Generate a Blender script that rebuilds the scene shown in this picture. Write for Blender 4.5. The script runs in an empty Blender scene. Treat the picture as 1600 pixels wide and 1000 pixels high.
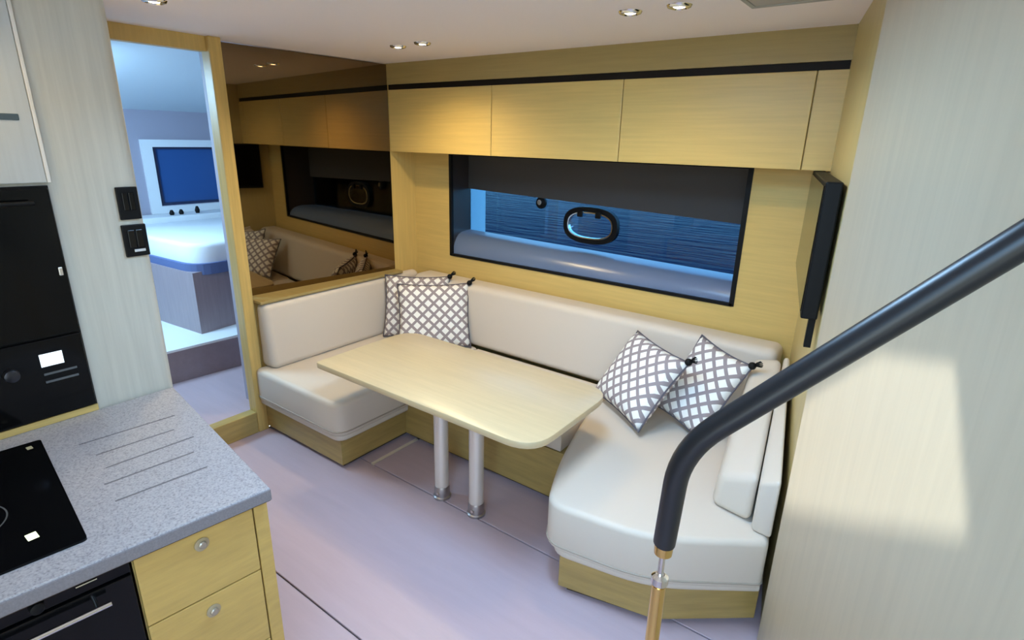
import bpy, bmesh, math, random
from mathutils import Vector, Matrix
random.seed(7)
S = bpy.context.scene
COL = S.collection

# ------------------------------------------------------------------ camera
FPX = 870.95
PITCH, ROLL, YAW = math.radians(17.954), math.radians(1.33), math.radians(-36.06)
CAM = Vector((0, 0, 2.0))
_cy, _sy, _cp, _sp = math.cos(YAW), math.sin(YAW), math.cos(PITCH), math.sin(PITCH)
FW = Vector((_sy*_cp, _cy*_cp, -_sp))
_rt = Vector((_cy, -_sy, 0)); _up = _rt.cross(FW)
RT = math.cos(ROLL)*_rt + math.sin(ROLL)*_up
UP = -math.sin(ROLL)*_rt + math.cos(ROLL)*_up
cd = bpy.data.cameras.new('camera'); cam = bpy.data.objects.new('camera', cd); COL.objects.link(cam)
cd.sensor_width = 36; cd.lens = FPX/1600*36; cd.clip_start = .02
cam.matrix_world = Matrix(((RT.x, UP.x, -FW.x, CAM.x), (RT.y, UP.y, -FW.y, CAM.y), (RT.z, UP.z, -FW.z, CAM.z), (0, 0, 0, 1)))
S.camera = cam

# ------------------------------------------------------------------ light and exposure
S.view_settings.view_transform = 'Standard'; S.view_settings.look = 'None'
S.view_settings.gamma = 1; S.view_settings.exposure = 0.1; S.view_settings.use_curve_mapping = False
W = bpy.data.worlds.new('sky'); S.world = W; W.use_nodes = True
_n, _l = W.node_tree.nodes, W.node_tree.links
_t = _n.new('ShaderNodeTexCoord'); _s = _n.new('ShaderNodeSeparateXYZ'); _r = _n.new('ShaderNodeValToRGB')
_l.new(_t.outputs['Generated'], _s.inputs[0]); _l.new(_s.outputs['Z'], _r.inputs[0]); _l.new(_r.outputs[0], _n['Background'].inputs[0])
_r.color_ramp.elements[0].color = (.80, .96, 1, 1); _r.color_ramp.elements[1].color = (.28, .54, 1, 1)
_n['Background'].inputs[1].default_value = 4.5
SUN_L = Vector((.60, .15, -.78)).normalized()          # direction the sunlight travels
sd = bpy.data.lights.new('sun', 'SUN'); sd.energy = 4.2; sd.angle = .03; sd.color = (.95, 1, 1)
so = bpy.data.objects.new('sun', sd); COL.objects.link(so)
so.rotation_euler = SUN_L.to_track_quat('-Z', 'Y').to_euler(); so.location = (-3, 0, 6)
def area(name, loc, target, sx, sy, power, color):
    d = bpy.data.lights.new(name, 'AREA'); d.shape = 'RECTANGLE'; d.size = sx; d.size_y = sy
    d.energy = power; d.color = color
    o = bpy.data.objects.new(name, d); COL.objects.link(o); o.location = loc
    o.rotation_euler = (Vector(target)-Vector(loc)).to_track_quat('-Z', 'Y').to_euler()
    return o
cw_ = area('companionway_daylight', (.05, -.5, 2.46), (-.75, 2.0, .3), 1.0, .9, 22, (.33, .63, 1)); cw_.data.spread = math.radians(95)
area('roof_cut_fill', (-1.05, 1.40, 2.60), (-.75, 1.9, 0), 1.0, .6, 78, (.38, .66, 1))  # added fill lamp over the made-up ceiling opening
area('cabin_fill', (-4.7, 1.1, 2.30), (-5.0, 2.3, .7), .7, .7, 62, (.42, .72, 1))  # unseen blue fill lamp added to brighten the cabin; there is no hatch

# ------------------------------------------------------------------ helpers
def mat(name, col, rough=.5, metal=0, **kw):
    m = bpy.data.materials.new(name); m.use_nodes = True
    b = m.node_tree.nodes['Principled BSDF']
    b.inputs['Base Color'].default_value = (*col, 1); b.inputs['Roughness'].default_value = rough
    b.inputs['Metallic'].default_value = metal
    for k, v in kw.items(): b.inputs[k].default_value = v
    return m
def nz(m): return m.node_tree.nodes, m.node_tree.links, m.node_tree.nodes['Principled BSDF']
def mapping(m, scale, rot=(0, 0, 0)):
    N, L, b = nz(m); t = N.new('ShaderNodeTexCoord'); mp = N.new('ShaderNodeMapping')
    mp.inputs['Scale'].default_value = scale; mp.inputs['Rotation'].default_value = rot
    L.new(t.outputs['Object'], mp.inputs['Vector']); return mp
def wood(name, col, scale=(3, 3, 40), rough=.38, amt=.16, bump=.02):
    m = mat(name, col, rough); N, L, b = nz(m); mp = mapping(m, scale)
    n = N.new('ShaderNodeTexNoise'); n.inputs['Scale'].default_value = 1; n.inputs['Detail'].default_value = 5
    n.inputs['Roughness'].default_value = .6
    L.new(mp.outputs[0], n.inputs['Vector'])
    r = N.new('ShaderNodeValToRGB'); r.color_ramp.elements[0].position = .3; r.color_ramp.elements[1].position = .7
    r.color_ramp.elements[0].color = (*[c*(1-amt) for c in col], 1); r.color_ramp.elements[1].color = (*[min(1, c*(1+amt)) for c in col], 1)
    L.new(n.outputs['Fac'], r.inputs[0]); L.new(r.outputs[0], b.inputs['Base Color'])
    bp = N.new('ShaderNodeBump'); bp.inputs['Strength'].default_value = bump; bp.inputs['Distance'].default_value = .01
    L.new(n.outputs['Fac'], bp.inputs['Height']); L.new(bp.outputs[0], b.inputs['Normal'])
    return m
def fabric(name, col, amt=.05, scale=350, bump=.12):
    m = mat(name, col, .85); N, L, b = nz(m); mp = mapping(m, (1, 1, 1))
    n = N.new('ShaderNodeTexNoise'); n.inputs['Scale'].default_value = scale; n.inputs['Detail'].default_value = 2
    L.new(mp.outputs[0], n.inputs['Vector'])
    r = N.new('ShaderNodeValToRGB')
    r.color_ramp.elements[0].color = (*[c*(1-amt) for c in col], 1); r.color_ramp.elements[1].color = (*[min(1, c*(1+amt)) for c in col], 1)
    L.new(n.outputs['Fac'], r.inputs[0]); L.new(r.outputs[0], b.inputs['Base Color'])
    bp = N.new('ShaderNodeBump'); bp.inputs['Strength'].default_value = bump; bp.inputs['Distance'].default_value = .003
    L.new(n.outputs['Fac'], bp.inputs['Height']); L.new(bp.outputs[0], b.inputs['Normal'])
    return m
def emit(name, col, s):
    m = mat(name, (0, 0, 0), .5); b = m.node_tree.nodes['Principled BSDF']
    b.inputs['Emission Color'].default_value = (*col, 1); b.inputs['Emission Strength'].default_value = s; return m

def box(bm, x0, x1, y0, y1, z0, z1):
    v = [bm.verts.new(p) for p in ((x0,y0,z0),(x1,y0,z0),(x1,y1,z0),(x0,y1,z0),(x0,y0,z1),(x1,y0,z1),(x1,y1,z1),(x0,y1,z1))]
    for f in ((0,3,2,1),(4,5,6,7),(0,1,5,4),(1,2,6,5),(2,3,7,6),(3,0,4,7)): bm.faces.new([v[i] for i in f])
def prism(bm, pts, z0, z1):
    a = [bm.verts.new((x, y, z0)) for x, y in pts]; b = [bm.verts.new((x, y, z1)) for x, y in pts]; n = len(pts)
    bm.faces.new(a[::-1]); bm.faces.new(b)
    for i in range(n): bm.faces.new((a[i], a[(i+1) % n], b[(i+1) % n], b[i]))
def hexa(bm, P):           # 8 points: bottom ring then top ring
    v = [bm.verts.new(p) for p in P]
    for f in ((0,3,2,1),(4,5,6,7),(0,1,5,4),(1,2,6,5),(2,3,7,6),(3,0,4,7)): bm.faces.new([v[i] for i in f])
def tube(bm, path, r, seg=16, caps=True):
    path = [Vector(p) for p in path]; rs = r if isinstance(r, (list, tuple)) else [r]*len(path); rings = []; prev = None
    for i, p in enumerate(path):
        d = (path[min(i+1, len(path)-1)]-path[max(i-1, 0)]).normalized()
        if prev is None: a = d.orthogonal().normalized()
        else: a = (prev-d*prev.dot(d)).normalized()
        prev = a; c = d.cross(a)
        rings.append([bm.verts.new(p+rs[i]*(math.cos(t)*a+math.sin(t)*c)) for t in [2*math.pi*k/seg for k in range(seg)]])
    for A, B in zip(rings, rings[1:]):
        for k in range(seg): bm.faces.new((A[k], A[(k+1) % seg], B[(k+1) % seg], B[k]))
    if caps: bm.faces.new(rings[0][::-1]); bm.faces.new(rings[-1])
def lathe(bm, prof, c, seg=24, axis='z'):
    c = Vector(c); rings = []
    for r, h in prof:
        ring = []
        for k in range(seg):
            t = 2*math.pi*k/seg; u, w = r*math.cos(t), r*math.sin(t)
            ring.append(bm.verts.new(c+(Vector((u, w, h)) if axis == 'z' else Vector((h, u, w)) if axis == 'x' else Vector((u, h, w)))))
        rings.append(ring)
    for A, B in zip(rings, rings[1:]):
        for k in range(seg): bm.faces.new((A[k], A[(k+1) % seg], B[(k+1) % seg], B[k]))
    bm.faces.new(rings[0][::-1]); bm.faces.new(rings[-1])
def bev(bm, w, seg=3, filt=None):
    bmesh.ops.recalc_face_normals(bm, faces=bm.faces)
    es = [e for e in bm.edges if (filt is None or filt(e)) and len(e.link_faces) == 2 and e.calc_face_angle(0) > .3]
    bmesh.ops.bevel(bm, geom=es, offset=w, segments=seg, profile=.5, affect='EDGES', clamp_overlap=True)
def vertical(e):
    d = (e.verts[0].co-e.verts[1].co).normalized(); return abs(d.z) > .95
def rnd_poly(pts, rad, seg=6):
    out = []; n = len(pts)
    for i in range(n):
        p = Vector(pts[i]); a = Vector(pts[i-1]); b = Vector(pts[(i+1) % n]); r = rad[i] if isinstance(rad, (list, tuple)) else rad
        if r <= 0: out.append(tuple(p)); continue
        u = (a-p); w = (b-p); r = min(r, u.length*.48, w.length*.48); s = p+u.normalized()*r; e = p+w.normalized()*r
        for k in range(seg+1):
            t = k/seg; q = s*(1-t)**2+p*2*t*(1-t)+e*t*t; out.append(tuple(q))
    return out

def wloc(o):
    v = Vector((0, 0, 0))
    while o: v += o.location; o = o.parent
    return v
def obj(name, bm, m, parent=None, smooth=None, local=False):
    bmesh.ops.recalc_face_normals(bm, faces=bm.faces)
    me = bpy.data.meshes.new(name)
    if not local:
        xs = [v.co for v in bm.verts]
        c = Vector(((min(p.x for p in xs)+max(p.x for p in xs))/2, (min(p.y for p in xs)+max(p.y for p in xs))/2, min(p.z for p in xs)))
        bmesh.ops.translate(bm, verts=bm.verts, vec=-c)
    bm.to_mesh(me); bm.free(); me.materials.append(m)
    o = bpy.data.objects.new(name, me); COL.objects.link(o)
    if smooth is not None:
        for p in me.polygons: p.use_smooth = True
        if smooth < 3: me.set_sharp_from_angle(angle=smooth)
    if not local:
        o.location = c-(wloc(parent) if parent else Vector((0, 0, 0)))
    if parent: o.parent = parent
    return o
def thing(name, label, cat, loc=(0, 0, 0), group=None):
    o = bpy.data.objects.new(name, None); COL.objects.link(o); o.location = loc; o.empty_display_size = .1
    return tag(o, label, cat, group)
def tag(o, label, cat, group=None):
    o['label'] = label; o['category'] = cat
    if group: o['group'] = group
    return o
def struct(o): o['kind'] = 'structure'; return o
def B(*a):
    bm = bmesh.new()
    for b in a: box(bm, *b)
    return bm
def BB(w, *a, seg=2):
    bm = B(*a); bev(bm, w, seg); return bm

# ------------------------------------------------------------------ materials
OAK = (.61, .43, .145)
M_oak = wood('oak_horizontal', OAK, (2.5, 25, 60), rough=.35, amt=.07)          # grain along x
M_oakv = wood('oak_vertical', OAK, (45, 45, 2.2), rough=.38, amt=.08)           # grain along z
M_oaky = wood('oak_along_y', OAK, (60, 2.5, 60), rough=.38)
M_oakdark = wood('oak_fascia', (.37, .27, .10), (2.5, 25, 60), amt=.07)
M_trimgold = wood('door_post_oak', (.58, .40, .13), (40, 40, 2))
M_pale = wood('pale_oak_panel', (.54, .52, .45), (50, 50, 2.0), rough=.45, amt=.08)
M_table = wood('table_oak', (.57, .45, .27), (3, 40, 40), rough=.28, amt=.05)
M_strip = mat('dark_wenge', (.010, .006, .004), .5, **{'Specular IOR Level': .2})
M_ceil = fabric('headliner', (.88, .79, .77), .03, 200, .05)
M_floor = wood('washed_floor', (.48, .37, .41), (2.2, 22, 22), rough=.4, amt=.04)
M_gap = mat('floor_gap', (.12, .10, .11), .8)
M_leather = fabric('cream_leather', (.62, .54, .455), .03, 500, .04)
M_leather.node_tree.nodes['Principled BSDF'].inputs['Roughness'].default_value = .5
M_pipe = mat('piping', (.36, .30, .24), .6)
M_toe = mat('toe_kick', (.05, .03, .018), .7)
M_steel = mat('brushed_steel', (.78, .74, .70), .28, 1)
M_legmetal = mat('satin_leg_metal', (.74, .67, .61), .35, .45)
M_knob = mat('knob_ring', (.48, .40, .26), .4, .5)
M_chrome = mat('chrome', (.8, .8, .8), .12, 1)
M_brass = mat('warm_polished_metal', (.82, .58, .22), .18, 1)
M_black = mat('black_gloss', (.003, .003, .0035), .12, **{'Specular IOR Level': .22})
M_blackm = mat('black_matt', (.005, .005, .0055), .5, **{'Specular IOR Level': .18})
M_rail = mat('black_leather_rail', (.009, .010, .013), .36)
M_mirror = mat('bronze_mirror', (.22, .16, .095), .02, 1)
M_wingdark = mat('window_dark', (.035, .028, .028), .35)
M_blind = fabric('dark_blind', (.060, .054, .052), .05, 300, .05)
M_sill = mat('window_sill', (.13, .18, .30), .26)
M_grp = mat('white_hull', (.85, .9, .92), .3)
M_white = mat('cabin_white', (.80, .82, .85), .5)
M_sheet = fabric('bed_linen', (.82, .84, .87), .02, 80, .1)
M_mauve = wood('cabin_wood', (.34, .27, .29), (40, 40, 3), amt=.08)
M_cabinceil = fabric('cabin_headliner', (.62, .70, .76), .02, 150, .05)
M_cabwall = mat('cabin_wall', (.38, .36, .44), .6)
M_cabglass = mat('cabin_window_blue', (.03, .10, .30), .15)
M_lamp = emit('lamp_lens', (1, .86, .62), 22)
M_disp = emit('oven_display', (.75, .9, 1), 1.6)
M_bulb_w = mat('knob_satin', (.42, .36, .28), .35, .6)

def glass(name, col, rough=.0):
    m = bpy.data.materials.new(name); m.use_nodes = True; N, L = m.node_tree.nodes, m.node_tree.links
    N.clear(); o = N.new('ShaderNodeOutputMaterial'); mx = N.new('ShaderNodeMixShader'); t = N.new('ShaderNodeBsdfTransparent')
    g = N.new('ShaderNodeBsdfGlossy'); f = N.new('ShaderNodeFresnel'); f.inputs[0].default_value = 1.45
    t.inputs[0].default_value = (*col, 1); g.inputs['Roughness'].default_value = rough
    L.new(f.outputs[0], mx.inputs[0]); L.new(t.outputs[0], mx.inputs[1]); L.new(g.outputs[0], mx.inputs[2]); L.new(mx.outputs[0], o.inputs[0])
    return m
M_glass = glass('tinted_glass', (.34, .58, .76))
M_port = glass('clear_port_glass', (.85, .95, 1))

def worktop_mat():
    m = mat('speckled_stone', (.5, .5, .5), .3); N, L, b = nz(m); mp = mapping(m, (1, 1, 1))
    n = N.new('ShaderNodeTexNoise'); n.inputs['Scale'].default_value = 170; n.inputs['Detail'].default_value = 3
    L.new(mp.outputs[0], n.inputs['Vector'])
    r = N.new('ShaderNodeValToRGB'); e = r.color_ramp.elements
    e[0].position = .28; e[0].color = (.20, .185, .20, 1); e[1].position = .70; e[1].color = (.45, .43, .44, 1)
    k = e.new(.46); k.color = (.35, .335, .355, 1)
    L.new(n.outputs['Fac'], r.inputs[0]); L.new(r.outputs[0], b.inputs['Base Color']); return m
M_stone = worktop_mat()
wt_edge = fabric('dark_stone_edge', (.20, .18, .19), .25, 200, .02)

def lattice_mat():
    m = mat('lattice_cloth', (.5, .5, .5), .85); N, L, b = nz(m)
    mp = mapping(m, (17.0, 17.0, 17.0), (0, 0, math.radians(45)))
    sx = N.new('ShaderNodeSeparateXYZ'); L.new(mp.outputs[0], sx.inputs[0])
    def ab(i):
        f = N.new('ShaderNodeMath'); f.operation = 'FRACT'; L.new(sx.outputs[i], f.inputs[0])
        s = N.new('ShaderNodeMath'); s.operation = 'SUBTRACT'; L.new(f.outputs[0], s.inputs[0]); s.inputs[1].default_value = .5
        a = N.new('ShaderNodeMath'); a.operation = 'ABSOLUTE'; L.new(s.outputs[0], a.inputs[0]); return a
    a, c = ab(0), ab(1)
    mxn = N.new('ShaderNodeMath'); mxn.operation = 'MAXIMUM'; L.new(a.outputs[0], mxn.inputs[0]); L.new(c.outputs[0], mxn.inputs[1])
    lt = N.new('ShaderNodeMath'); lt.operation = 'LESS_THAN'; L.new(mxn.outputs[0], lt.inputs[0]); lt.inputs[1].default_value = .335
    mix = N.new('ShaderNodeMix'); mix.data_type = 'RGBA'
    mix.inputs[6].default_value = (.30, .25, .26, 1); mix.inputs[7].default_value = (.86, .84, .80, 1)
    L.new(lt.outputs[0], mix.inputs[0]); L.new(mix.outputs[2], b.inputs['Base Color']); return m
M_lattice = lattice_mat()

def sea_mat():
    m = mat('sea', (.003, .006, .022), .12); N, L, b = nz(m); mp = mapping(m, (.5, 3.0, 1))
    n = N.new('ShaderNodeTexNoise'); n.inputs['Scale'].default_value = 1.2; n.inputs['Detail'].default_value = 6
    L.new(mp.outputs[0], n.inputs['Vector'])
    bp = N.new('ShaderNodeBump'); bp.inputs['Strength'].default_value = .9; bp.inputs['Distance'].default_value = .35
    L.new(n.outputs['Fac'], bp.inputs['Height']); L.new(bp.outputs[0], b.inputs['Normal']); return m
M_sea = sea_mat(); M_sea.node_tree.nodes['Principled BSDF'].inputs['IOR'].default_value = 1.012

# ------------------------------------------------------------------ setting
CEIL = 2.52
XL, YF, YB = -3.50, 3.12, 3.38            # door and mirror wall, locker fronts, hull wall
# floor: dark sub-floor with washed-oak panels and open joints
floor = struct(obj('floor', B((-3.5, 1.3, -1.6, 3.4, -.06, -.012)), M_gap))
g = .004
for (x0, x1, y0, y1) in ((-3.5, -2.555, 2.00, 3.4), (-2.53, -.2, 2.00, 3.4), (-3.5, 1.0, 1.10, 2.00), (-3.5, 1.2, .2, 1.10), (-3.5, 1.3, -1.6, .2)):
    obj('floor_panel', BB(.002, (x0+g, x1-g, y0+g, y1-g, -.012, 0), seg=1), M_floor, floor)
obj('joint_strip', BB(.001, (-2.555, -2.53, 2.004, 2.4, -.012, .001), seg=1), mat('pale_joint', (.72, .62, .50), .5), floor)

# ceiling with an added, unseen opening, its outline shaped to throw the sun patch
def tri_slab(outer, holes, z0, z1):
    bm = bmesh.new(); es = []
    for lp in [outer]+holes:
        v = [bm.verts.new((x, y, z0)) for x, y in lp]
        es += [bm.edges.new((v[i], v[(i+1) % len(v)])) for i in range(len(v))]
    bmesh.ops.triangle_fill(bm, use_beauty=True, use_dissolve=False, edges=es)
    r = bmesh.ops.extrude_face_region(bm, geom=list(bm.faces))
    bmesh.ops.translate(bm, verts=[e for e in r['geom'] if isinstance(e, bmesh.types.BMVert)], vec=(0, 0, z1-z0))
    return bm
SUN_CUT = [(-.62, 1.25), (-.78, 1.00), (-1.19, 1.33), (-1.66, 1.72), (-1.45, 1.95), (-.84, 1.52)]
struct(obj('ceiling', tri_slab([(-3.6, -1.6), (1.4, -1.6), (1.4, 3.95), (-3.6, 3.95)], [SUN_CUT], CEIL, CEIL+.05), M_ceil))

# hull wall behind the lockers, with the window opening
WX0, WX1, WZ0, WZ1 = -3.10, -.83, 1.085, 1.885
struct(obj('wall_back', B((-3.6, -.15, YB, 3.72, 0, WZ0), (-3.6, -.15, YB, 3.72, WZ1, CEIL), (-3.6, WX0-.14, YB, 3.72, WZ0, WZ1), (WX1+.06, -.15, YB, 3.72, WZ0, WZ1),
    (WX0-.14, WX0, YB, YB+.03, WZ0, WZ1), (WX1, WX1+.06, YB, YB+.03, WZ0, WZ1)), M_oak))
fas = struct(obj('trim_1', B((XL, -.36, YF-.005, YB, 2.375, CEIL)), M_oakdark)); fas['label'] = 'oak fascia above the lockers'
struct(obj('trim_2', B((XL, -.385, YF+.012, YB, 2.338, 2.375)), M_strip))

# forward wall: panel under the mirror, return by the window, header above the door
struct(obj('wall_forward', B((XL-.18, XL, 1.85, 3.45, 0, .925), (XL-.18, XL, 3.118, 3.45, .925, CEIL), (XL-.18, XL-.125, 1.85, 3.118, .925, CEIL),
    (XL-.06, XL, .2, 1.86, 2.44, CEIL), (XL-.06, XL, -1.6, 1.10, 0, CEIL)), M_oakv))
struct(obj('trim_3', BB(.006, (XL-.06, XL+.035, 1.775, 1.850, 0, CEIL)), M_trimgold))
struct(obj('trim_4', BB(.006, (XL-.05, XL+.03, 1.05, 1.775, 0, .155)), wood('sill_oak', (.42, .30, .10), (30, 3, 30))))
struct(obj('trim_5', BB(.004, (XL-.125, XL+.10, 1.86, 3.118, .925, .945)), M_oakdark))
bm = bmesh.new(); prism(bm, [(XL+.004, 3.118), (XL-.02, 3.118), (XL-.12, 1.852), (XL-.096, 1.852)], .945, 2.515)
mir = tag(obj('mirror_panel', bm, M_mirror), 'bronze tinted mirror panel above the left sofa back', 'mirror')

# side wall beside the sofa, then the stair partition
prt0 = Vector((-.223, 2.115)); wdir = Vector((math.sin(math.radians(26)), -math.cos(math.radians(26)))); wn = Vector((-wdir.y, wdir.x))
p1 = prt0+wdir*3.2
def pw(bm, pts, z0, z1): prism(bm, [tuple(p) for p in pts], z0, z1)
bm = bmesh.new(); prism(bm, [(-.215, 2.16), (-.10, 2.16), (-.10, 3.45), (-.485, 3.45), (-.41, YF)], 0, CEIL)
M_part = wood('stair_partition_oak', (.50, .42, .30), (35, 35, 1.6), rough=.42, amt=.05)
struct(obj('wall_side', bm, wood('side_wall_oak', (.55, .43, .18), (35, 35, 1.6), rough=.42, amt=.05)))
bm = bmesh.new(); prism(bm, [tuple(prt0), tuple(p1), tuple(p1+wn*.08), tuple(prt0+wn*.09)], 0, CEIL)
bev(bm, .018, 3, lambda e: vertical(e) and all((v.co.xy-prt0).length < .12 for v in e.verts))
struct(obj('wall_stair', bm, M_part, smooth=.6))

struct(obj('wall_aft', B((-3.6, -.4, -1.6, -1.52, 0, CEIL), (.45, 1.4, -1.6, -1.52, 0, CEIL), (-.4, .45, -1.6, -1.52, 2.1, CEIL)), M_oakv))

# galley tower: tall panel wall behind the worktop
bm = B((-2.95, -2.485, -1.6, .935, 0, CEIL)); bev(bm, .05, 5, lambda e: vertical(e) and all(v.co.x > -2.6 and v.co.y > .8 for v in e.verts))
struct(obj('wall_galley', bm, M_pale, smooth=.6))

# ------------------------------------------------------------------ window and sea
w = struct(obj('window_1', B((WX0-.01, WX0+.012, YB-.006, YB+.02, WZ0-.01, WZ1), (WX1-.018, WX1+.01, YB-.006, YB+.02, WZ0-.01, WZ1),
    (WX0, WX1, YB-.006, YB+.02, WZ1-.012, WZ1+.003), (WX0, WX1, YB-.006, YB+.02, WZ0-.012, WZ0+.006)), M_blackm))
YG = 3.70
bm = bmesh.new(); prof = [(0, .0), (.04, .30), (.10, .52), (.20, .76), (.32, .91), (.50, 1.0), (1.0, 1.0)]; rows = []
for f, hz in prof:
    y = YB+.02+(YG-YB-.02)*f; xa, xb = WX0-.09*f, WX1-.04*f
    rows.append([bm.verts.new((xa, y, 1.088+(1.248-1.088)*hz)), bm.verts.new((xb, y, 1.088+(1.198-1.088)*hz)), bm.verts.new((xb, y, 1.05)), bm.verts.new((xa, y, 1.05))])
for A, Bq in zip(rows, rows[1:]):
    for k in range(4): bm.faces.new((A[k], A[(k+1) % 4], Bq[(k+1) % 4], Bq[k]))
bm.faces.new(rows[0]); bm.faces.new(rows[-1][::-1])
obj('window_sill', bm, M_sill, w, smooth=.9)
bm = bmesh.new(); hexa(bm, [(WX0-.02, YB+.02, 1.08), (WX0, YB+.02, 1.08), (WX0-.065, YG, 1.2), (WX0-.10, YG, 1.2), (WX0-.02, YB+.02, WZ1), (WX0, YB+.02, WZ1), (WX0-.065, YG, WZ1), (WX0-.10, YG, WZ1)])
obj('window_jamb', bm, M_wingdark, w)
bm = bmesh.new(); hexa(bm, [(WX1, YB+.02, 1.08), (WX1+.03, YB+.02, 1.08), (-.84, YG, 1.15), (-.90, YG, 1.15), (WX1, YB+.02, WZ1), (WX1+.03, YB+.02, WZ1), (-.84, YG, WZ1), (-.90, YG, WZ1)])
obj('window_jamb', bm, M_wingdark, w)
bm = bmesh.new(); hexa(bm, [(WX0-.09, YG-.03, 1.598), (-.86, YG-.03, 1.525), (-.86, YG-.012, 1.525), (WX0-.09, YG-.012, 1.598), (WX0-.09, YG-.03, 1.9), (-.86, YG-.03, 1.9), (-.86, YG-.012, 1.9), (WX0-.09, YG-.012, 1.9)])
obj('roller_blind', bm, M_blind, w)
obj('pane', B((WX0-.10, -.86, YG, YG+.008, 1.17, 1.9)), M_glass, w)
# white hull edge outside the pane
obj('hull_edge', B((WX0-.5, WX0-.068, YG+.010, YG+.21, .9, 2.1)), M_grp, w)
# oval portlight in the pane
pc = Vector((-1.985, YG-.012, 1.405))
def oval(a, b, n=32, ex=2.6):
    return [(math.copysign(abs(math.cos(t))**(2/ex), math.cos(t))*a, math.copysign(abs(math.sin(t))**(2/ex), math.sin(t))*b) for t in [2*math.pi*k/n for k in range(n)]]
def ring_oval(c, a, b, wd, y0, y1):
    bm = bmesh.new(); o = oval(a, b); i = oval(a-wd, b-wd); n = len(o)
    R = [[bm.verts.new((c.x+x, y, c.z+z)) for x, z in l] for l, y in ((o, y0), (o, y1), (i, y1), (i, y0))]
    for q in range(4):
        A, Bq = R[q], R[(q+1) % 4]
        for k in range(n): bm.faces.new((A[k], A[(k+1) % n], Bq[(k+1) % n], Bq[k]))
    return bm
pr = obj('portlight_frame', ring_oval(pc, .225, .135, .035, YG-.03, YG+.012), M_blackm, w, smooth=.6)
obj('portlight_rim', ring_oval(pc, .188, .098, .008, YG-.034, YG+.0), M_chrome, pr, smooth=.6)
bm = bmesh.new(); v = [bm.verts.new((pc.x+x, YG-.016, pc.z+z)) for x, z in oval(.185, .096)]; bm.faces.new(v)
rr = bmesh.ops.extrude_face_region(bm, geom=list(bm.faces)); bmesh.ops.translate(bm, verts=[e for e in rr['geom'] if isinstance(e, bmesh.types.BMVert)], vec=(0, .006, 0))
obj('portlight_pane', bm, M_port, pr)
for dx in (-.08, .07): obj('portlight_latch', BB(.004, (pc.x+dx-.02, pc.x+dx+.02, YG-.05, YG-.028, pc.z+.06, pc.z+.11)), M_blackm, pr)
bm = bmesh.new(); lathe(bm, [(.0, -.03), (.035, -.03), (.045, -.02), (.045, .0)], (-2.43, YG, 1.535), 20, 'y')
obj('vent_plug', bm, M_blackm, w, smooth=.6)
bm = bmesh.new(); lathe(bm, [(.0, -.012), (.02, -.012), (.022, 0)], (-2.43, YG-.03, 1.54), 16, 'y')
obj('vent_cap', bm, M_chrome, w, smooth=.6)
sea = obj('sea', B((-120, 120, 4.4, 240, -1.0, -.6)), M_sea); sea['kind'] = 'stuff'; sea['label'] = 'dark blue sea outside the hull window'; sea['category'] = 'sea'

# ------------------------------------------------------------------ overhead lockers
def locker(x0, x1, label):
    t = thing('overhead_locker', label, 'locker', ((x0+x1)/2, (YF+YB)/2, 1.888), 'oak lockers above the window')
    obj('body', B((x0+.001, x1-.001, YF+.022, YB-.001, 1.892, 2.337)), M_oak, t)
    obj('door', BB(.003, (x0+.0025, x1-.0025, YF, YF+.02, 1.888, 2.337)), M_oak, t)
    return t
locker(XL+.004, -2.484, 'oak overhead locker next to the bronze mirror')
locker(-2.484, -1.528, 'middle oak overhead locker of the row of three above window')
locker(-1.528, -.541, 'oak overhead locker nearest the stair partition')
tag(obj('filler_panel', BB(.002, (-.538, -.40, YF, YB-.002, 1.888, 2.337)), M_oak), 'narrow oak filler panel at right end of lockers', 'panel')

# ------------------------------------------------------------------ downlights
def downlight(x, y, label, power=27):
    t = thing('downlight', label, 'downlight', (x, y, CEIL-.012), 'recessed ceiling downlights')
    bm = bmesh.new(); seg = 24; R = []
    for r, h in ((.028, -.002), (.034, -.012), (.045, -.009), (.05, 0)):
        R.append([bm.verts.new((x+r*math.cos(2*math.pi*k/seg), y+r*math.sin(2*math.pi*k/seg), CEIL+h)) for k in range(seg)])
    for A, Bq in zip(R, R[1:]):
        for k in range(seg): bm.faces.new((A[k], A[(k+1) % seg], Bq[(k+1) % seg], Bq[k]))
    obj('bezel', bm, M_chrome, t, smooth=1)
    bm = bmesh.new(); lathe(bm, [(.018, -.008), (.027, -.004), (.028, 0)], (x, y, CEIL-.001), 20); obj('lens', bm, M_lamp, t, smooth=1)
    d = bpy.data.lights.new('lamp', 'SPOT'); d.energy = power; d.color = (1, .78, .42); d.spot_size = math.radians(150); d.spot_blend = .9; d.shadow_soft_size = .04
    o = bpy.data.objects.new('lamp', d); COL.objects.link(o); o.parent = t; o.location = (0, 0, -.02)
downlight(-2.767, 2.567, 'lit downlight closest to the mirror, left of its pair')
downlight(-2.547, 2.553, 'lit downlight near the mirror, right of its pair')
downlight(-1.167, 2.394, 'lit downlight left of the pair near the ceiling hatch', 15)
downlight(-.952, 2.385, 'lit downlight next to the ceiling hatch', 15)
downlight(-2.772, 1.215, 'lit downlight in front of the cabin doorway')
downlight(-2.22, .28, 'lit downlight above the galley worktop', 12)
h = thing('ceiling_hatch', 'grey flush ceiling hatch near the stair partition', 'hatch', (-.55, 2.42, CEIL-.01))
obj('hatch_frame', BB(.003, (-.72, -.37, 2.19, 2.21, CEIL-.008, CEIL), (-.72, -.37, 2.535, 2.555, CEIL-.008, CEIL), (-.72, -.70, 2.21, 2.535, CEIL-.008, CEIL), (-.39, -.37, 2.21, 2.535, CEIL-.008, CEIL)), mat('hatch_grey', (.34, .33, .30), .6), h)
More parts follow.
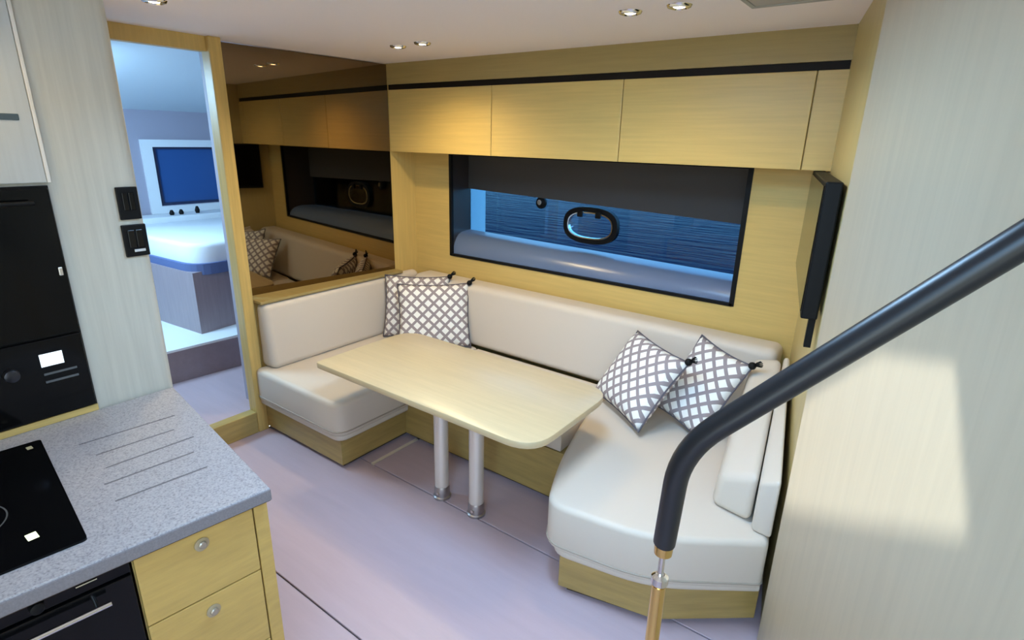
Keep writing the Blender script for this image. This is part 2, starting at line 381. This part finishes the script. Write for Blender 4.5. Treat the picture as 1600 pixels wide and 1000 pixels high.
obj('hatch_panel', B((-.70, -.39, 2.21, 2.535, CEIL-.004, CEIL)), mat('hatch_cloth', (.42, .39, .35), .8), h)

# ------------------------------------------------------------------ sofa
sofa = thing('dinette_sofa', 'cream leather U-shaped dinette sofa on an oak base around table', 'sofa', (-1.9, 2.8, 0))
M_base = wood('sofa_base_oak', (.38, .26, .085), (3, 3, 30))
def base(pts, inset_pts, top=.205):
    bm = bmesh.new(); prism(bm, pts, .03, top); b = obj('base', bm, M_base, sofa)
    bm = bmesh.new(); prism(bm, inset_pts, 0, .03); obj('toe_kick', bm, M_toe, b)
base([(-3.49, 1.845), (-2.63, 1.845), (-2.63, 2.42), (-2.63, 3.37), (-3.49, 3.37)], [(-3.47, 1.875), (-2.66, 1.875), (-2.66, 3.36), (-3.47, 3.36)])
base([(-2.628, 2.38), (-1.302, 2.38), (-1.302, 3.37), (-2.628, 3.37)], [(-2.62, 2.41), (-1.31, 2.41), (-1.31, 3.36), (-2.62, 3.36)], .34)
RB = [(-1.30, 2.52), (-1.17, 2.15), (-1.035, 1.835), (-.60, 1.925), (-.255, 2.20), (-.32, 2.6), (-.475, 3.37), (-1.30, 3.37)]
base(RB, [(x+(.03 if x < -.9 else -.01), y+(.03 if y < 2.3 else -.005)) for x, y in RB])
def cushion(name, pts, z0, z1, w, rads=0, parent=sofa, m=M_leather, crown=.0):
    bm = bmesh.new(); prism(bm, rnd_poly(pts, rads, 5), z0, z1)
    bmesh.ops.recalc_face_normals(bm, faces=bm.faces)
    es = [e for e in bm.edges if abs(e.verts[0].co.z-e.verts[1].co.z) < .001 and (e.verts[0].co.z > (z0+z1)/2)]
    bmesh.ops.bevel(bm, geom=es, offset=w, segments=6, profile=.5, affect='EDGES', clamp_overlap=True)
    es = [e for e in bm.edges if abs(e.verts[0].co.z-z0) < .001 and abs(e.verts[1].co.z-z0) < .001 and len(e.link_faces) == 2]
    bmesh.ops.bevel(bm, geom=es, offset=.02, segments=3, profile=.5, affect='EDGES', clamp_overlap=True)
    return obj(name, bm, m, parent, smooth=.75)
def pipe_line(pts, z, parent, closed=False, r=.005):
    bm = bmesh.new(); P = [Vector((x, y, z)) for x, y in pts]
    if closed: P.append(P[0])
    tube(bm, P, r, 8); obj('piping', bm, M_pipe, parent, smooth=1.2)
LS = [(-3.485, 1.80), (-2.585, 1.80), (-2.585, 2.44), (-2.585, 3.10), (-3.485, 3.10)]
c = cushion('seat_cushion', LS, .245, .475, .075, [.05, .10, 0, 0, 0])
pipe_line(rnd_poly(LS, [.05, .10, 0, 0, 0], 5), .275, c, True)
cushion('seat_trim', [(-3.485, 1.815), (-2.60, 1.815), (-2.60, 3.2), (-3.485, 3.2)], .205, .245, .008, [.02, .08, 0, 0], m=M_leather)
c = cushion('seat_cushion', [(-2.58, 2.37), (-1.37, 2.37), (-1.37, 3.10), (-2.58, 3.10)], .345, .475, .05)
RS = [(-1.365, 3.10), (-1.40, 2.75), (-1.31, 2.38), (-1.22, 2.08), (-1.10, 1.80), (-.64, 1.86), (-.245, 2.135), (-.33, 2.62), (-.425, 3.10)]
rr_ = [0, .15, .2, .2, .09, .16, .02, 0, 0]
c_r = cushion('seat_cushion', RS, .235, .475, .085, rr_)
RT_ = [(x+.0, y+.0) for x, y in RS]
cushion('seat_trim', [(-1.33, 3.2), (-1.30, 2.45), (-1.19, 2.1), (-1.07, 1.812), (-.625, 1.89), (-.25, 2.16), (-.33, 2.62), (-.44, 3.2)], .195, .235, .008, [0, .1, .2, .08, .16, 0, 0, 0])
pipe_line(rnd_poly(RS, rr_, 5), .265, c_r, True)
def backrest(P, w=.05):
    bm = bmesh.new(); hexa(bm, P); bmesh.ops.recalc_face_normals(bm, faces=bm.faces); bev(bm, w, 6)
    return obj('backrest_cushion', bm, M_leather, sofa, smooth=.9)
backrest([(-3.49, 1.86, .47), (-3.34, 1.87, .47), (-3.34, 3.30, .47), (-3.49, 3.30, .47), (-3.49, 1.86, .925), (-3.395, 1.87, .925), (-3.395, 3.30, .925), (-3.49, 3.30, .925)], .045)
backrest([(-3.33, 3.085, .47), (-.52, 3.085, .47), (-.52, 3.365, .47), (-3.33, 3.365, .47), (-3.33, 3.16, .93), (-.50, 3.16, .93), (-.50, 3.365, .93), (-3.33, 3.365, .93)], .05)
backrest([(-.515, 2.235, .475), (-.34, 2.20, .475), (-.465, 3.08, .475), (-.66, 3.08, .475), (-.50, 2.245, .635), (-.335, 2.21, .70), (-.46, 3.08, .93), (-.60, 3.08, .90)], .035)
bm = bmesh.new(); hexa(bm, [(-.325, 2.165, .475), (-.245, 2.155, .475), (-.425, 3.08, .475), (-.46, 3.08, .475), (-.325, 2.17, .70), (-.245, 2.16, .74), (-.425, 3.08, .94), (-.455, 3.08, .94)]); bev(bm, .015, 3)
obj('back_board', bm, M_leather, sofa, smooth=.9)

# ------------------------------------------------------------------ table
tb = thing('dinette_table', 'oak dinette table with two round metal legs', 'table', (-1.83, 2.05, 0))
bm = bmesh.new(); prism(bm, rnd_poly([(-2.66, 1.735), (-1.135, 1.735), (-1.135, 2.47), (-2.66, 2.47)], [.03, .16, .16, .16], 7), .722, .757)
bev(bm, .006, 2, lambda e: not vertical(e)); obj('tabletop', bm, M_table, tb, smooth=.6)
obj('underframe', BB(.005, (-2.10, -1.52, 1.93, 2.13, .70, .722)), M_steel, tb)
for x in (-1.955, -1.695):
    bm = bmesh.new(); lathe(bm, [(.041, .02), (.041, .70)], (x, 2.03, 0), 28); l = obj('leg', bm, M_legmetal, tb, smooth=.6)
    bm = bmesh.new(); lathe(bm, [(.052, 0), (.052, .012), (.045, .018), (.0455, .07), (.0425, .078)], (x, 2.03, 0), 28); obj('foot_collar', bm, mat('collar_metal', (.45, .42, .42), .35, 1), l, smooth=.6)
    bm = bmesh.new(); lathe(bm, [(.009, -.012), (.009, .0)], (x+.01, 1.99, .045), 12, 'y'); obj('lock_screw', bm, M_chrome, l, smooth=.6)

# ------------------------------------------------------------------ scatter cushions
def scatter(bl, br, tl, tr, label, thick=.085, tassel=(1, 1)):
    bl, br, tl, tr = map(Vector, (bl, br, tl, tr))
    c = (bl+br+tl+tr)/4; u = ((br-bl)+(tr-tl)).normalized(); v = ((tl-bl)+(tr-br)); v = (v-u*v.dot(u)).normalized(); n = u.cross(v)
    hw = ((br-bl).length+(tr-tl).length)/4; hh = ((tl-bl).length+(tr-br).length)/4
    t = bpy.data.objects.new('scatter_cushion', None); COL.objects.link(t); t.empty_display_size = .1
    t.matrix_world = Matrix(((u.x, v.x, n.x, c.x), (u.y, v.y, n.y, c.y), (u.z, v.z, n.z, c.z), (0, 0, 0, 1)))
    tag(t, label, 'cushion', 'lattice patterned scatter cushions')
    bm = bmesh.new(); N = 22
    def pt(i, j, s):
        x, y = 2*i/N-1, 2*j/N-1
        e = (max(0, (1-x**4))*max(0, (1-y**4)))**.55
        px = x*(1-.07*(1-abs(y)**2)*abs(x)**3); py = y*(1-.07*(1-abs(x)**2)*abs(y)**3)
        wob = 1+.05*math.sin(3*x+2*y+c.x*9)
        return (px*hw, py*hh, s*thick*e*wob)
    G = {}
    for s in (1, -1):
        for i in range(N+1):
            for j in range(N+1):
                if s == -1 and (i in (0, N) or j in (0, N)): G[s, i, j] = G[1, i, j]
                else: G[s, i, j] = bm.verts.new(pt(i, j, s))
        for i in range(N):
            for j in range(N):
                q = [G[s, i, j], G[s, i+1, j], G[s, i+1, j+1], G[s, i, j+1]]
                bm.faces.new(q if s == 1 else q[::-1])
    border = [(i, 0) for i in range(N)]+[(N, j) for j in range(N)]+[(i, N) for i in range(N, 0, -1)]+[(0, j) for j in range(N, 0, -1)]
    path = [G[1, i, j].co.copy() for i, j in border]; path.append(path[0])
    obj('cover', bm, M_lattice, t, smooth=3.2, local=True)
    bm = bmesh.new(); tube(bm, path, .005, 8, caps=False); obj('piping', bm, mat('cushion_piping', (.10, .09, .11), .8), t, smooth=3.2, local=True)
    bm = bmesh.new(); bmesh.ops.create_icosphere(bm, subdivisions=2, radius=.021)
    for k in range(10):
        a = 2*math.pi*k/10; tube(bm, [(0, 0, 0), (tassel[0]*.02+.008*math.cos(a), tassel[1]*.02+.008*math.sin(a), .008*math.sin(a)), (tassel[0]*.035+.012*math.cos(a), tassel[1]*.03+.012*math.sin(a), .014*math.sin(a))], .003, 5)
    bmesh.ops.translate(bm, verts=bm.verts, vec=(tassel[0]*hw, tassel[1]*hh, .012)); obj('corner_tassel', bm, M_blackm, t, smooth=3.2, local=True)
    return t
scatter((-3.28, 2.78, .485), (-2.86, 3.06, .485), (-3.37, 2.89, .955), (-2.93, 3.19, .955), 'lattice cushion in sofa corner, half hidden behind another cushion', .07)
scatter((-3.02, 2.66, .485), (-2.60, 3.03, .485), (-3.11, 2.81, .935), (-2.735, 3.20, .935), 'lattice cushion standing in the sofa corner by the mirror, in front', .075)
scatter((-.98, 2.87, .52), (-.74, 2.74, .50), (-.97, 3.10, .98), (-.56, 2.93, .88), 'lattice cushion leaning at the right sofa end behind the other', .06)
scatter((-1.43, 2.85, .52), (-1.00, 2.57, .52), (-1.30, 3.10, .90), (-.87, 2.80, .88), 'lattice cushion at the right sofa end, front one nearest the table', .075)

# ------------------------------------------------------------------ television
a0 = Vector((-.307, 2.25)); a1 = Vector((-.510, 3.26)); td = (a1-a0).normalized(); tn = Vector((td.y, -td.x))
def slab(p, q, t0, t1, z0, z1):
    bm = bmesh.new(); prism(bm, [tuple(p+tn*t0), tuple(q+tn*t0), tuple(q+tn*t1), tuple(p+tn*t1)], z0, z1); return bm
tv = thing('television', 'black flat television mounted on the side wall', 'television', (a0.x, a0.y, 1.32))
bm = slab(a0, a1, .004, .060, 1.385, 1.884); bev(bm, .006, 2); obj('casing', bm, M_blackm, tv)
bm = slab(a0+td*.015, a1-td*.015, .0, .006, 1.41, 1.868); obj('screen', bm, M_black, tv)
bm = slab(a0+td*.20, a1-td*.20, .058, .066, 1.45, 1.75); obj('wall_bracket', bm, M_blackm, tv)
bm = slab(a0+td*.02, a0+td*.05, .034, .058, 1.27, 1.388); obj('lower_tab', bm, M_blackm, tv)  # small black piece below the near end of the casing

# ------------------------------------------------------------------ handrail
def at(px, py, d): return CAM+(FW+RT*((px-800)/FPX)-UP*((py-500)/FPX))*d
r_lo, r_b, r_hi = Vector((-.300, .965, 1.215)), Vector((-.278, .925, 1.462)), Vector((.105, .944, 1.894))
hr = thing('handrail', 'black leather stair handrail with polished metal post', 'handrail', (r_lo.x, r_lo.y, 0))
end = r_b+(r_hi-r_b)*1.62
path = [r_lo, r_lo.lerp(r_b, .5)]
A_, C_ = r_b+(r_lo-r_b).normalized()*.09, r_b+(end-r_b).normalized()*.09
for k in range(9):
    t = k/8; path.append(A_*(1-t)**2+r_b*2*t*(1-t)+C_*t*t)
path += [r_b.lerp(end, f) for f in (.35, .6, .8, 1)]
bm = bmesh.new(); tube(bm, path, .0225, 24); obj('grip', bm, M_rail, hr, smooth=.7)
x, y = r_lo.x, r_lo.y
bm = bmesh.new(); lathe(bm, [(.012, -.028), (.0185, -.024), (.0195, -.002), (.0195, .012), (.013, .016)], (x, y, 1.212), 20); obj('end_cap', bm, M_brass, hr, smooth=.7)
bm = bmesh.new(); lathe(bm, [(.0065, 1.12), (.0065, 1.19)], (x, y, 0), 14); obj('spigot', bm, M_chrome, hr, smooth=.7)
bm = bmesh.new(); lathe(bm, [(.012, 1.105), (.018, 1.112), (.018, 1.128), (.010, 1.135)], (x, y, 0), 20); obj('collar', bm, M_chrome, hr, smooth=.7)
bm = bmesh.new(); lathe(bm, [(.015, .012), (.015, 1.106)], (x, y, 0), 20); obj('post', bm, M_brass, hr, smooth=.7)
bm = bmesh.new(); lathe(bm, [(.045, 0), (.045, .008), (.02, .014)], (x, y, 0), 24); obj('post_base', bm, M_chrome, hr, smooth=.7)
bm = bmesh.new(); lathe(bm, [(.04, -.015), (.04, .0)], tuple(end), 20, 'x'); obj('wall_rose', bm, M_chrome, hr, smooth=.7)

# ------------------------------------------------------------------ galley
ZW = .95
def kp(s, d):      # along the galley (0 at the free end, negative toward the stairs), depth from back to front
    b2, f1 = Vector((-2.473, .915)), Vector((-1.475, .765)); b0, f0 = Vector((-2.478, .0)), Vector((-1.565, .05))
    s0 = b2+(b0-b2)/.92*(-s); s1 = f1+(f0-f1)/.72*(-s)
    p = s0.lerp(s1, d); return p
def kquad(s0, s1, d0, d1): return [tuple(kp(s0, d0)), tuple(kp(s1, d0)), tuple(kp(s1, d1)), tuple(kp(s0, d1))]
bm = bmesh.new(); prism(bm, kquad(-2.0, 0, 0, 1), ZW-.038, ZW); bev(bm, .004, 2)
wt = tag(obj('worktop', bm, M_stone), 'speckled grey stone galley worktop with drainer grooves', 'worktop')
bm = bmesh.new(); prism(bm, kquad(-2.0, -.002, .90, .997), ZW-.047, ZW-.0375); obj('edge_underlay', bm, M_toe, wt)
bm = bmesh.new(); prism(bm, kquad(-2.0, .0005, .999, 1.004), ZW-.042, ZW-.004); bev(bm, .002, 1); obj('edge_band', bm, wt_edge, wt)
cut = bmesh.new()
GR = [((123, 695), (273, 649)), ((150, 711), (272, 671)), ((165, 731), (303, 682)), ((163, 757), (303, 706)), ((180, 783), (324, 729))]
def onz(px, py, z):
    d = FW+RT*((px-800)/FPX)-UP*((py-500)/FPX); t = (z-CAM.z)/d.z; return CAM+d*t
for p, q in GR:
    p, q = onz(*p, ZW), onz(*q, ZW); d = (q-p).normalized(); n = Vector((-d.y, d.x, 0))*.005
    prism(cut, [tuple((p+n).xy), tuple((p-n).xy), tuple((q-n).xy), tuple((q+n).xy)], ZW-.006, ZW+.02)
co = obj('drainer_cutter', cut, M_stone)
md = wt.modifiers.new('grooves', 'BOOLEAN'); md.object = co; md.operation = 'DIFFERENCE'; md.solver = 'EXACT'
bpy.context.view_layer.update()
me = bpy.data.meshes.new_from_object(wt.evaluated_get(bpy.context.evaluated_depsgraph_get()))
wt.modifiers.clear(); wt.data = me; bpy.data.objects.remove(co)
for p, q in GR:
    p, q = onz(*p, ZW), onz(*q, ZW); d = (q-p).normalized(); n = Vector((-d.y, d.x, 0))*.0047; bm = bmesh.new()
    prism(bm, [tuple((p+n).xy), tuple((p-n).xy), tuple((q-n).xy), tuple((q+n).xy)], ZW-.0058, ZW-.0015)
    obj('drain_groove', bm, mat('groove_stone', (.14, .13, .14), .5), wt)
# hob let into the worktop
hob = thing('ceramic_hob', 'black ceramic glass hob set into the worktop', 'hob', (*kp(-.75, .45), ZW))
H = [Vector((-2.355, .425)), Vector((-1.637, .336)), Vector((-1.705, -.30)), Vector((-2.40, -.25))]
bm = bmesh.new(); prism(bm, rnd_poly([tuple(p) for p in H], .012, 3), ZW, ZW+.007); obj('glass', bm, M_black, hob)
M_ring = mat('hob_print', (.10, .10, .10), .3)
for (cx, cy, r) in ((-1.95, .13, .11), (-2.2, .16, .075), (-1.95, -.14, .09), (-2.2, -.1, .1)):
    bm = bmesh.new(); n = 40; R = [[bm.verts.new((cx+q*math.cos(2*math.pi*k/n), cy+q*math.sin(2*math.pi*k/n), ZW+.0074)) for k in range(n)] for q in (r, r-.004)]
    for k in range(n): bm.faces.new((R[0][k], R[0][(k+1) % n], R[1][(k+1) % n], R[1][k]))
    obj('cooking_zone', bm, M_ring, hob)
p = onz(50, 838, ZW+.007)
obj('glow_square', BB(.001, (p.x-.017, p.x+.017, p.y-.012, p.y+.012, ZW+.0065, ZW+.0078), seg=1), emit('glow_square', (.85, 1, .6), 2.5), hob)  # small emissive square laid on the hob glass
p = onz(46, 700, ZW+.007)
obj('dim_glow_square', BB(.001, (p.x-.012, p.x+.012, p.y-.008, p.y+.008, ZW+.0065, ZW+.0078), seg=1), emit('dim_glow_square', (.6, .6, .4), .4), hob)  # smaller, dimmer emissive square near the back of the hob
# drawer cabinet at the free end
D1 = .955
def kfront(name, s0, s1, z0, z1, m, parent, d0=D1, d1=D1+.018, w=.003):
    bm = bmesh.new(); prism(bm, kquad(s0, s1, d0, d1), z0, z1)
    if w: bev(bm, w, 2)
    return obj(name, bm, m, parent)
M_drawer = wood('drawer_oak', (.53, .345, .10), (40, 3, 40), amt=.10)
cab = thing('drawer_cabinet', 'oak galley drawer cabinet below the worktop end', 'cabinet', (*kp(-.2, .5), 0))
kfront('body', -.375, -.006, .08, ZW-.047, M_oakv, cab, .03, D1-.001, 0)
kfront('plinth', -.375, -.02, 0, .08, M_toe, cab, .04, .90, 0)
kfront('stile', -.048, -.006, .08, ZW-.047, M_drawer, cab)
for z0, z1 in ((.655, ZW-.052), (.37, .651), (.085, .366)):
    dr = kfront('drawer', -.372, -.052, z0, z1, M_drawer, cab)
    k = kp(-.205, D1+.018); kz = z1-.055
    bm = bmesh.new(); lathe(bm, [(.021, -.001), (.021, .004), (.016, .006)], (k.x, k.y, kz), 24, 'x'); kn = obj('push_knob', bm, M_knob, dr, smooth=.6)
    bm = bmesh.new(); lathe(bm, [(.012, .0), (.012, .010), (.009, .013)], (k.x, k.y, kz), 20, 'x'); obj('knob_button', bm, M_bulb_w, kn, smooth=.6)
# oven
ov = thing('oven', 'black built-in oven with a chrome bar handle', 'oven', (*kp(-.7, .5), 0))
kfront('body', -1.0, -.38, .085, ZW-.047, M_blackm, ov, .03, D1, 0)
kfront('plinth', -1.0, -.38, 0, .08, M_toe, ov, .04, .90, 0)
kfront('control_panel', -.998, -.382, .855, ZW-.05, M_black, ov, D1, D1+.018)
kfront('door', -.998, -.382, .30, .85, M_black, ov, D1, D1+.022)
hp0, hp1 = kp(-.93, D1+.055), kp(-.44, D1+.055)
bm = bmesh.new(); tube(bm, [(hp0.x, hp0.y, .815), (hp1.x, hp1.y, .815)], .007, 12); hd = obj('handle', bm, M_chrome, ov, smooth=.7)
for s in (-.90, -.47):
    a_, b_ = kp(s, D1+.02), kp(s, D1+.055); bm = bmesh.new(); tube(bm, [(a_.x, a_.y, .815), (b_.x, b_.y, .815)], .005, 10); obj('handle_mount', bm, M_chrome, hd, smooth=.7)
for s in (-.58, -.72, -.86):
    k = kp(s, D1+.018); bm = bmesh.new(); lathe(bm, [(.016, 0), (.015, .016), (.011, .018)], (k.x, k.y, .879), 18, 'x'); obj('control_knob', bm, M_blackm, ov, smooth=.6)
k0, k1 = kp(-.50, D1+.0185), kp(-.455, D1+.0185)
bm = bmesh.new(); tube(bm, [(k0.x, k0.y, .882), (k1.x, k1.y, .882)], .003, 6); obj('badge', bm, M_chrome, ov)
kfront('base_panel', -2.0, -1.003, .0, ZW-.047, M_drawer, cab, .03, D1+.018, 0)

# microwave tower front
GX = -2.485
mw = thing('microwave_oven', 'black built-in combination microwave in the galley tower', 'microwave', (GX, .2, .978))
obj('casing', B((GX, GX+.012, -.02, .640, .978, 1.812)), M_blackm, mw)
obj('door', BB(.004, (GX+.012, GX+.030, -.015, .635, 1.285, 1.805)), M_black, mw)
obj('control_panel', BB(.004, (GX+.012, GX+.026, -.015, .635, .984, 1.278)), M_black, mw)
obj('display', B((GX+.026, GX+.0272, .498, .566, 1.178, 1.226)), M_disp, mw)
bm = bmesh.new(); lathe(bm, [(.024, 0), (.022, .016), (.018, .018)], (GX+.026, .412, 1.175), 20, 'x'); obj('dial', bm, mat('dial_dark', (.05, .05, .06), .3, .8), mw, smooth=.6)
for z in (1.145, 1.115): obj('button_row', B((GX+.026, GX+.0268, .50, .60, z, z+.008)), mat('button_print', (.10, .11, .12), .4), mw)
bm = bmesh.new(); tube(bm, [(GX+.06, .05, 1.76), (GX+.06, .58, 1.76)], .008, 10); obj('door_handle', bm, M_blackm, mw, smooth=.7)
obj('hinge_pin', BB(.002, (GX+.03, GX+.036, .610, .622, 1.50, 1.53)), M_steel, mw)
struct(obj('trim_6', B((GX, GX+.016, -.02, .640, ZW+.001, .977)), M_oaky))
cp = thing('wall_cupboard', 'pale galley cupboard door above the microwave', 'cupboard', (GX, .2, 1.82))
obj('door', BB(.003, (GX, GX+.016, -.02, .640, 1.822, CEIL-.002)), wood('cupboard_door', (.48, .50, .50), (50, 50, 2), amt=.05), cp)
obj('edge_strip', BB(.002, (GX, GX+.018, .641, .652, 1.822, CEIL-.002)), mat('pale_edge', (.72, .70, .66), .4), cp)
obj('finger_slot', BB(.002, (GX+.014, GX+.019, .30, .604, 2.024, 2.044)), mat('slot_dark', (.06, .09, .11), .4), cp)
def plate(y0, y1, z0, z1, label, line):
    t = thing('switch_plate', label, 'switch', (GX, (y0+y1)/2, z0), 'black switch plates on galley wall')
    obj('plate', BB(.003, (GX, GX+.012, y0, y1, z0, z1)), M_blackm, t)
    n = 2
    for k in range(n):
        a = y0+.014+(y1-y0-.028)*k/n
        obj('rocker', BB(.002, (GX+.012, GX+.016, a+.002, a+(y1-y0-.028)/n-.002, z0+.035, z1-.02)), M_black, t)
    if line: obj('label_strip', B((GX+.012, GX+.0128, y0+.03, y1-.015, z0+.018, z0+.028)), mat('label_print', (.6, .6, .6), .5), t)
plate(.842, .915, 1.672, 1.795, 'upper black switch plate on galley wall by the cabin doorway', False)
plate(.838, .922, 1.528, 1.652, 'lower black switch plate with a pale printed strip, galley wall', True)
# ------------------------------------------------------------------ cabin beyond the doorway
CX = -6.3
struct(obj('wall_cabin_far', B((CX-.08, CX, .2, 4.2, 0, 1.275), (CX-.08, CX, .2, 4.2, 1.85, 2.7), (CX-.08, CX, .2, 2.52, 1.275, 1.85), (CX-.08, CX, 3.45, 4.2, 1.275, 1.85)), M_cabwall))
struct(obj('wall_cabin_left', B((CX, XL-.06, .12, .2, 0, 2.75)), M_white))
struct(obj('wall_cabin_right', B((CX, XL-.06, 4.2, 4.28, 0, 2.75)), M_cabwall))
struct(obj('wall_cabin_near', B((XL-.24, XL-.18, 1.85, 4.2, 0, 2.75), (XL-.10, XL-.06, .2, 1.86, 2.52, 2.75)), M_cabwall))
bm = bmesh.new(); hexa(bm, [(CX-.08, .12, 2.18), (XL-.02, .12, 2.66), (XL-.02, 4.28, 2.66), (CX-.08, 4.28, 2.18), (CX-.08, .12, 2.23), (XL-.02, .12, 2.72), (XL-.02, 4.28, 2.72), (CX-.08, 4.28, 2.23)])
struct(obj('ceiling_cabin', bm, M_cabinceil))
struct(obj('floor_cabin', B((-4.44, XL-.05, .2, 4.2, 0, .15)), M_floor))
bm = bmesh.new(); prism(bm, [(-4.46, 1.0), (-4.35, 2.24), (-4.30, 4.2), (CX, 4.2), (CX, .2), (-4.46, .2)], .15, .40)
st = struct(obj('floor_cabin_step', bm, wood('step_wood', (.26, .20, .22), (20, 20, 20), amt=.06)))
bm = bmesh.new(); prism(bm, [(-4.475, .25), (-4.365, 2.24), (-4.32, 4.19), (CX+.01, 4.19), (CX+.01, .25)], .40, .418); obj('tread', bm, M_white, st)
cw = struct(obj('window_2', B((CX, CX+.03, 2.42, 2.52, 1.20, 1.92), (CX, CX+.03, 3.45, 3.55, 1.20, 1.92), (CX, CX+.03, 2.52, 3.45, 1.85, 1.92), (CX, CX+.03, 2.52, 3.45, 1.20, 1.27)), M_white))
obj('pane', B((CX-.05, CX-.03, 2.5, 3.47, 1.27, 1.86)), M_cabglass, cw)
obj('inner_frame', B((CX-.028, CX-.005, 2.52, 2.56, 1.275, 1.85), (CX-.028, CX-.005, 2.56, 3.45, 1.275, 1.30), (CX-.028, CX-.005, 2.56, 3.45, 1.83, 1.85)), mat('navy_frame', (.02, .03, .08), .4), cw)
obj('ledge', BB(.01, (CX+.03, CX+.30, 2.0, 4.0, .95, 1.20)), M_white, cw)
bed = thing('cabin_bed', 'white made-up bed on a mauve wood base in the cabin', 'bed', (-5.4, 2.9, .418))
bm = bmesh.new(); prism(bm, [(-4.60, 1.985), (-4.70, 2.7), (-4.75, 3.9), (-6.25, 3.9), (-6.25, 1.86), (-5.1, 1.94)], .418, .93); obj('bed_base', bm, M_mauve, bed)
bm = bmesh.new(); prism(bm, rnd_poly([(-4.60, 2.02), (-4.72, 3.88), (-6.0, 3.88), (-6.0, 1.92)], [.2, .1, .05, .1]),   .93, 1.15)
bev(bm, .05, 4, lambda e: not vertical(e)); obj('mattress', bm, M_sheet, bed, smooth=.8)
bm = bmesh.new(); prism(bm, rnd_poly([(-4.575, 1.99), (-4.70, 3.89), (-6.01, 3.89), (-6.01, 1.90)], [.2, .1, .05, .1]), .90, .99); obj('valance', bm, mat('valance_blue', (.10, .14, .30), .7), bed)
for i, (y, hgt, lab) in enumerate(((2.53, .05, 'tiny dark ornament on the cabin ledge, left of three'), (2.62, .05, 'tiny dark ornament on the cabin ledge, middle of three'), (2.78, .07, 'tiny dark ornament on the cabin ledge, right of three'))):
    bm = bmesh.new(); lathe(bm, [(.018, 0), (.024, hgt*.4), (.016, hgt*.8), (.010, hgt)], (CX+.2, y, 1.20), 14)
    tag(obj('ornament', bm, M_blackm, None, smooth=.9), lab, 'ornament', 'ornaments on the cabin ledge')
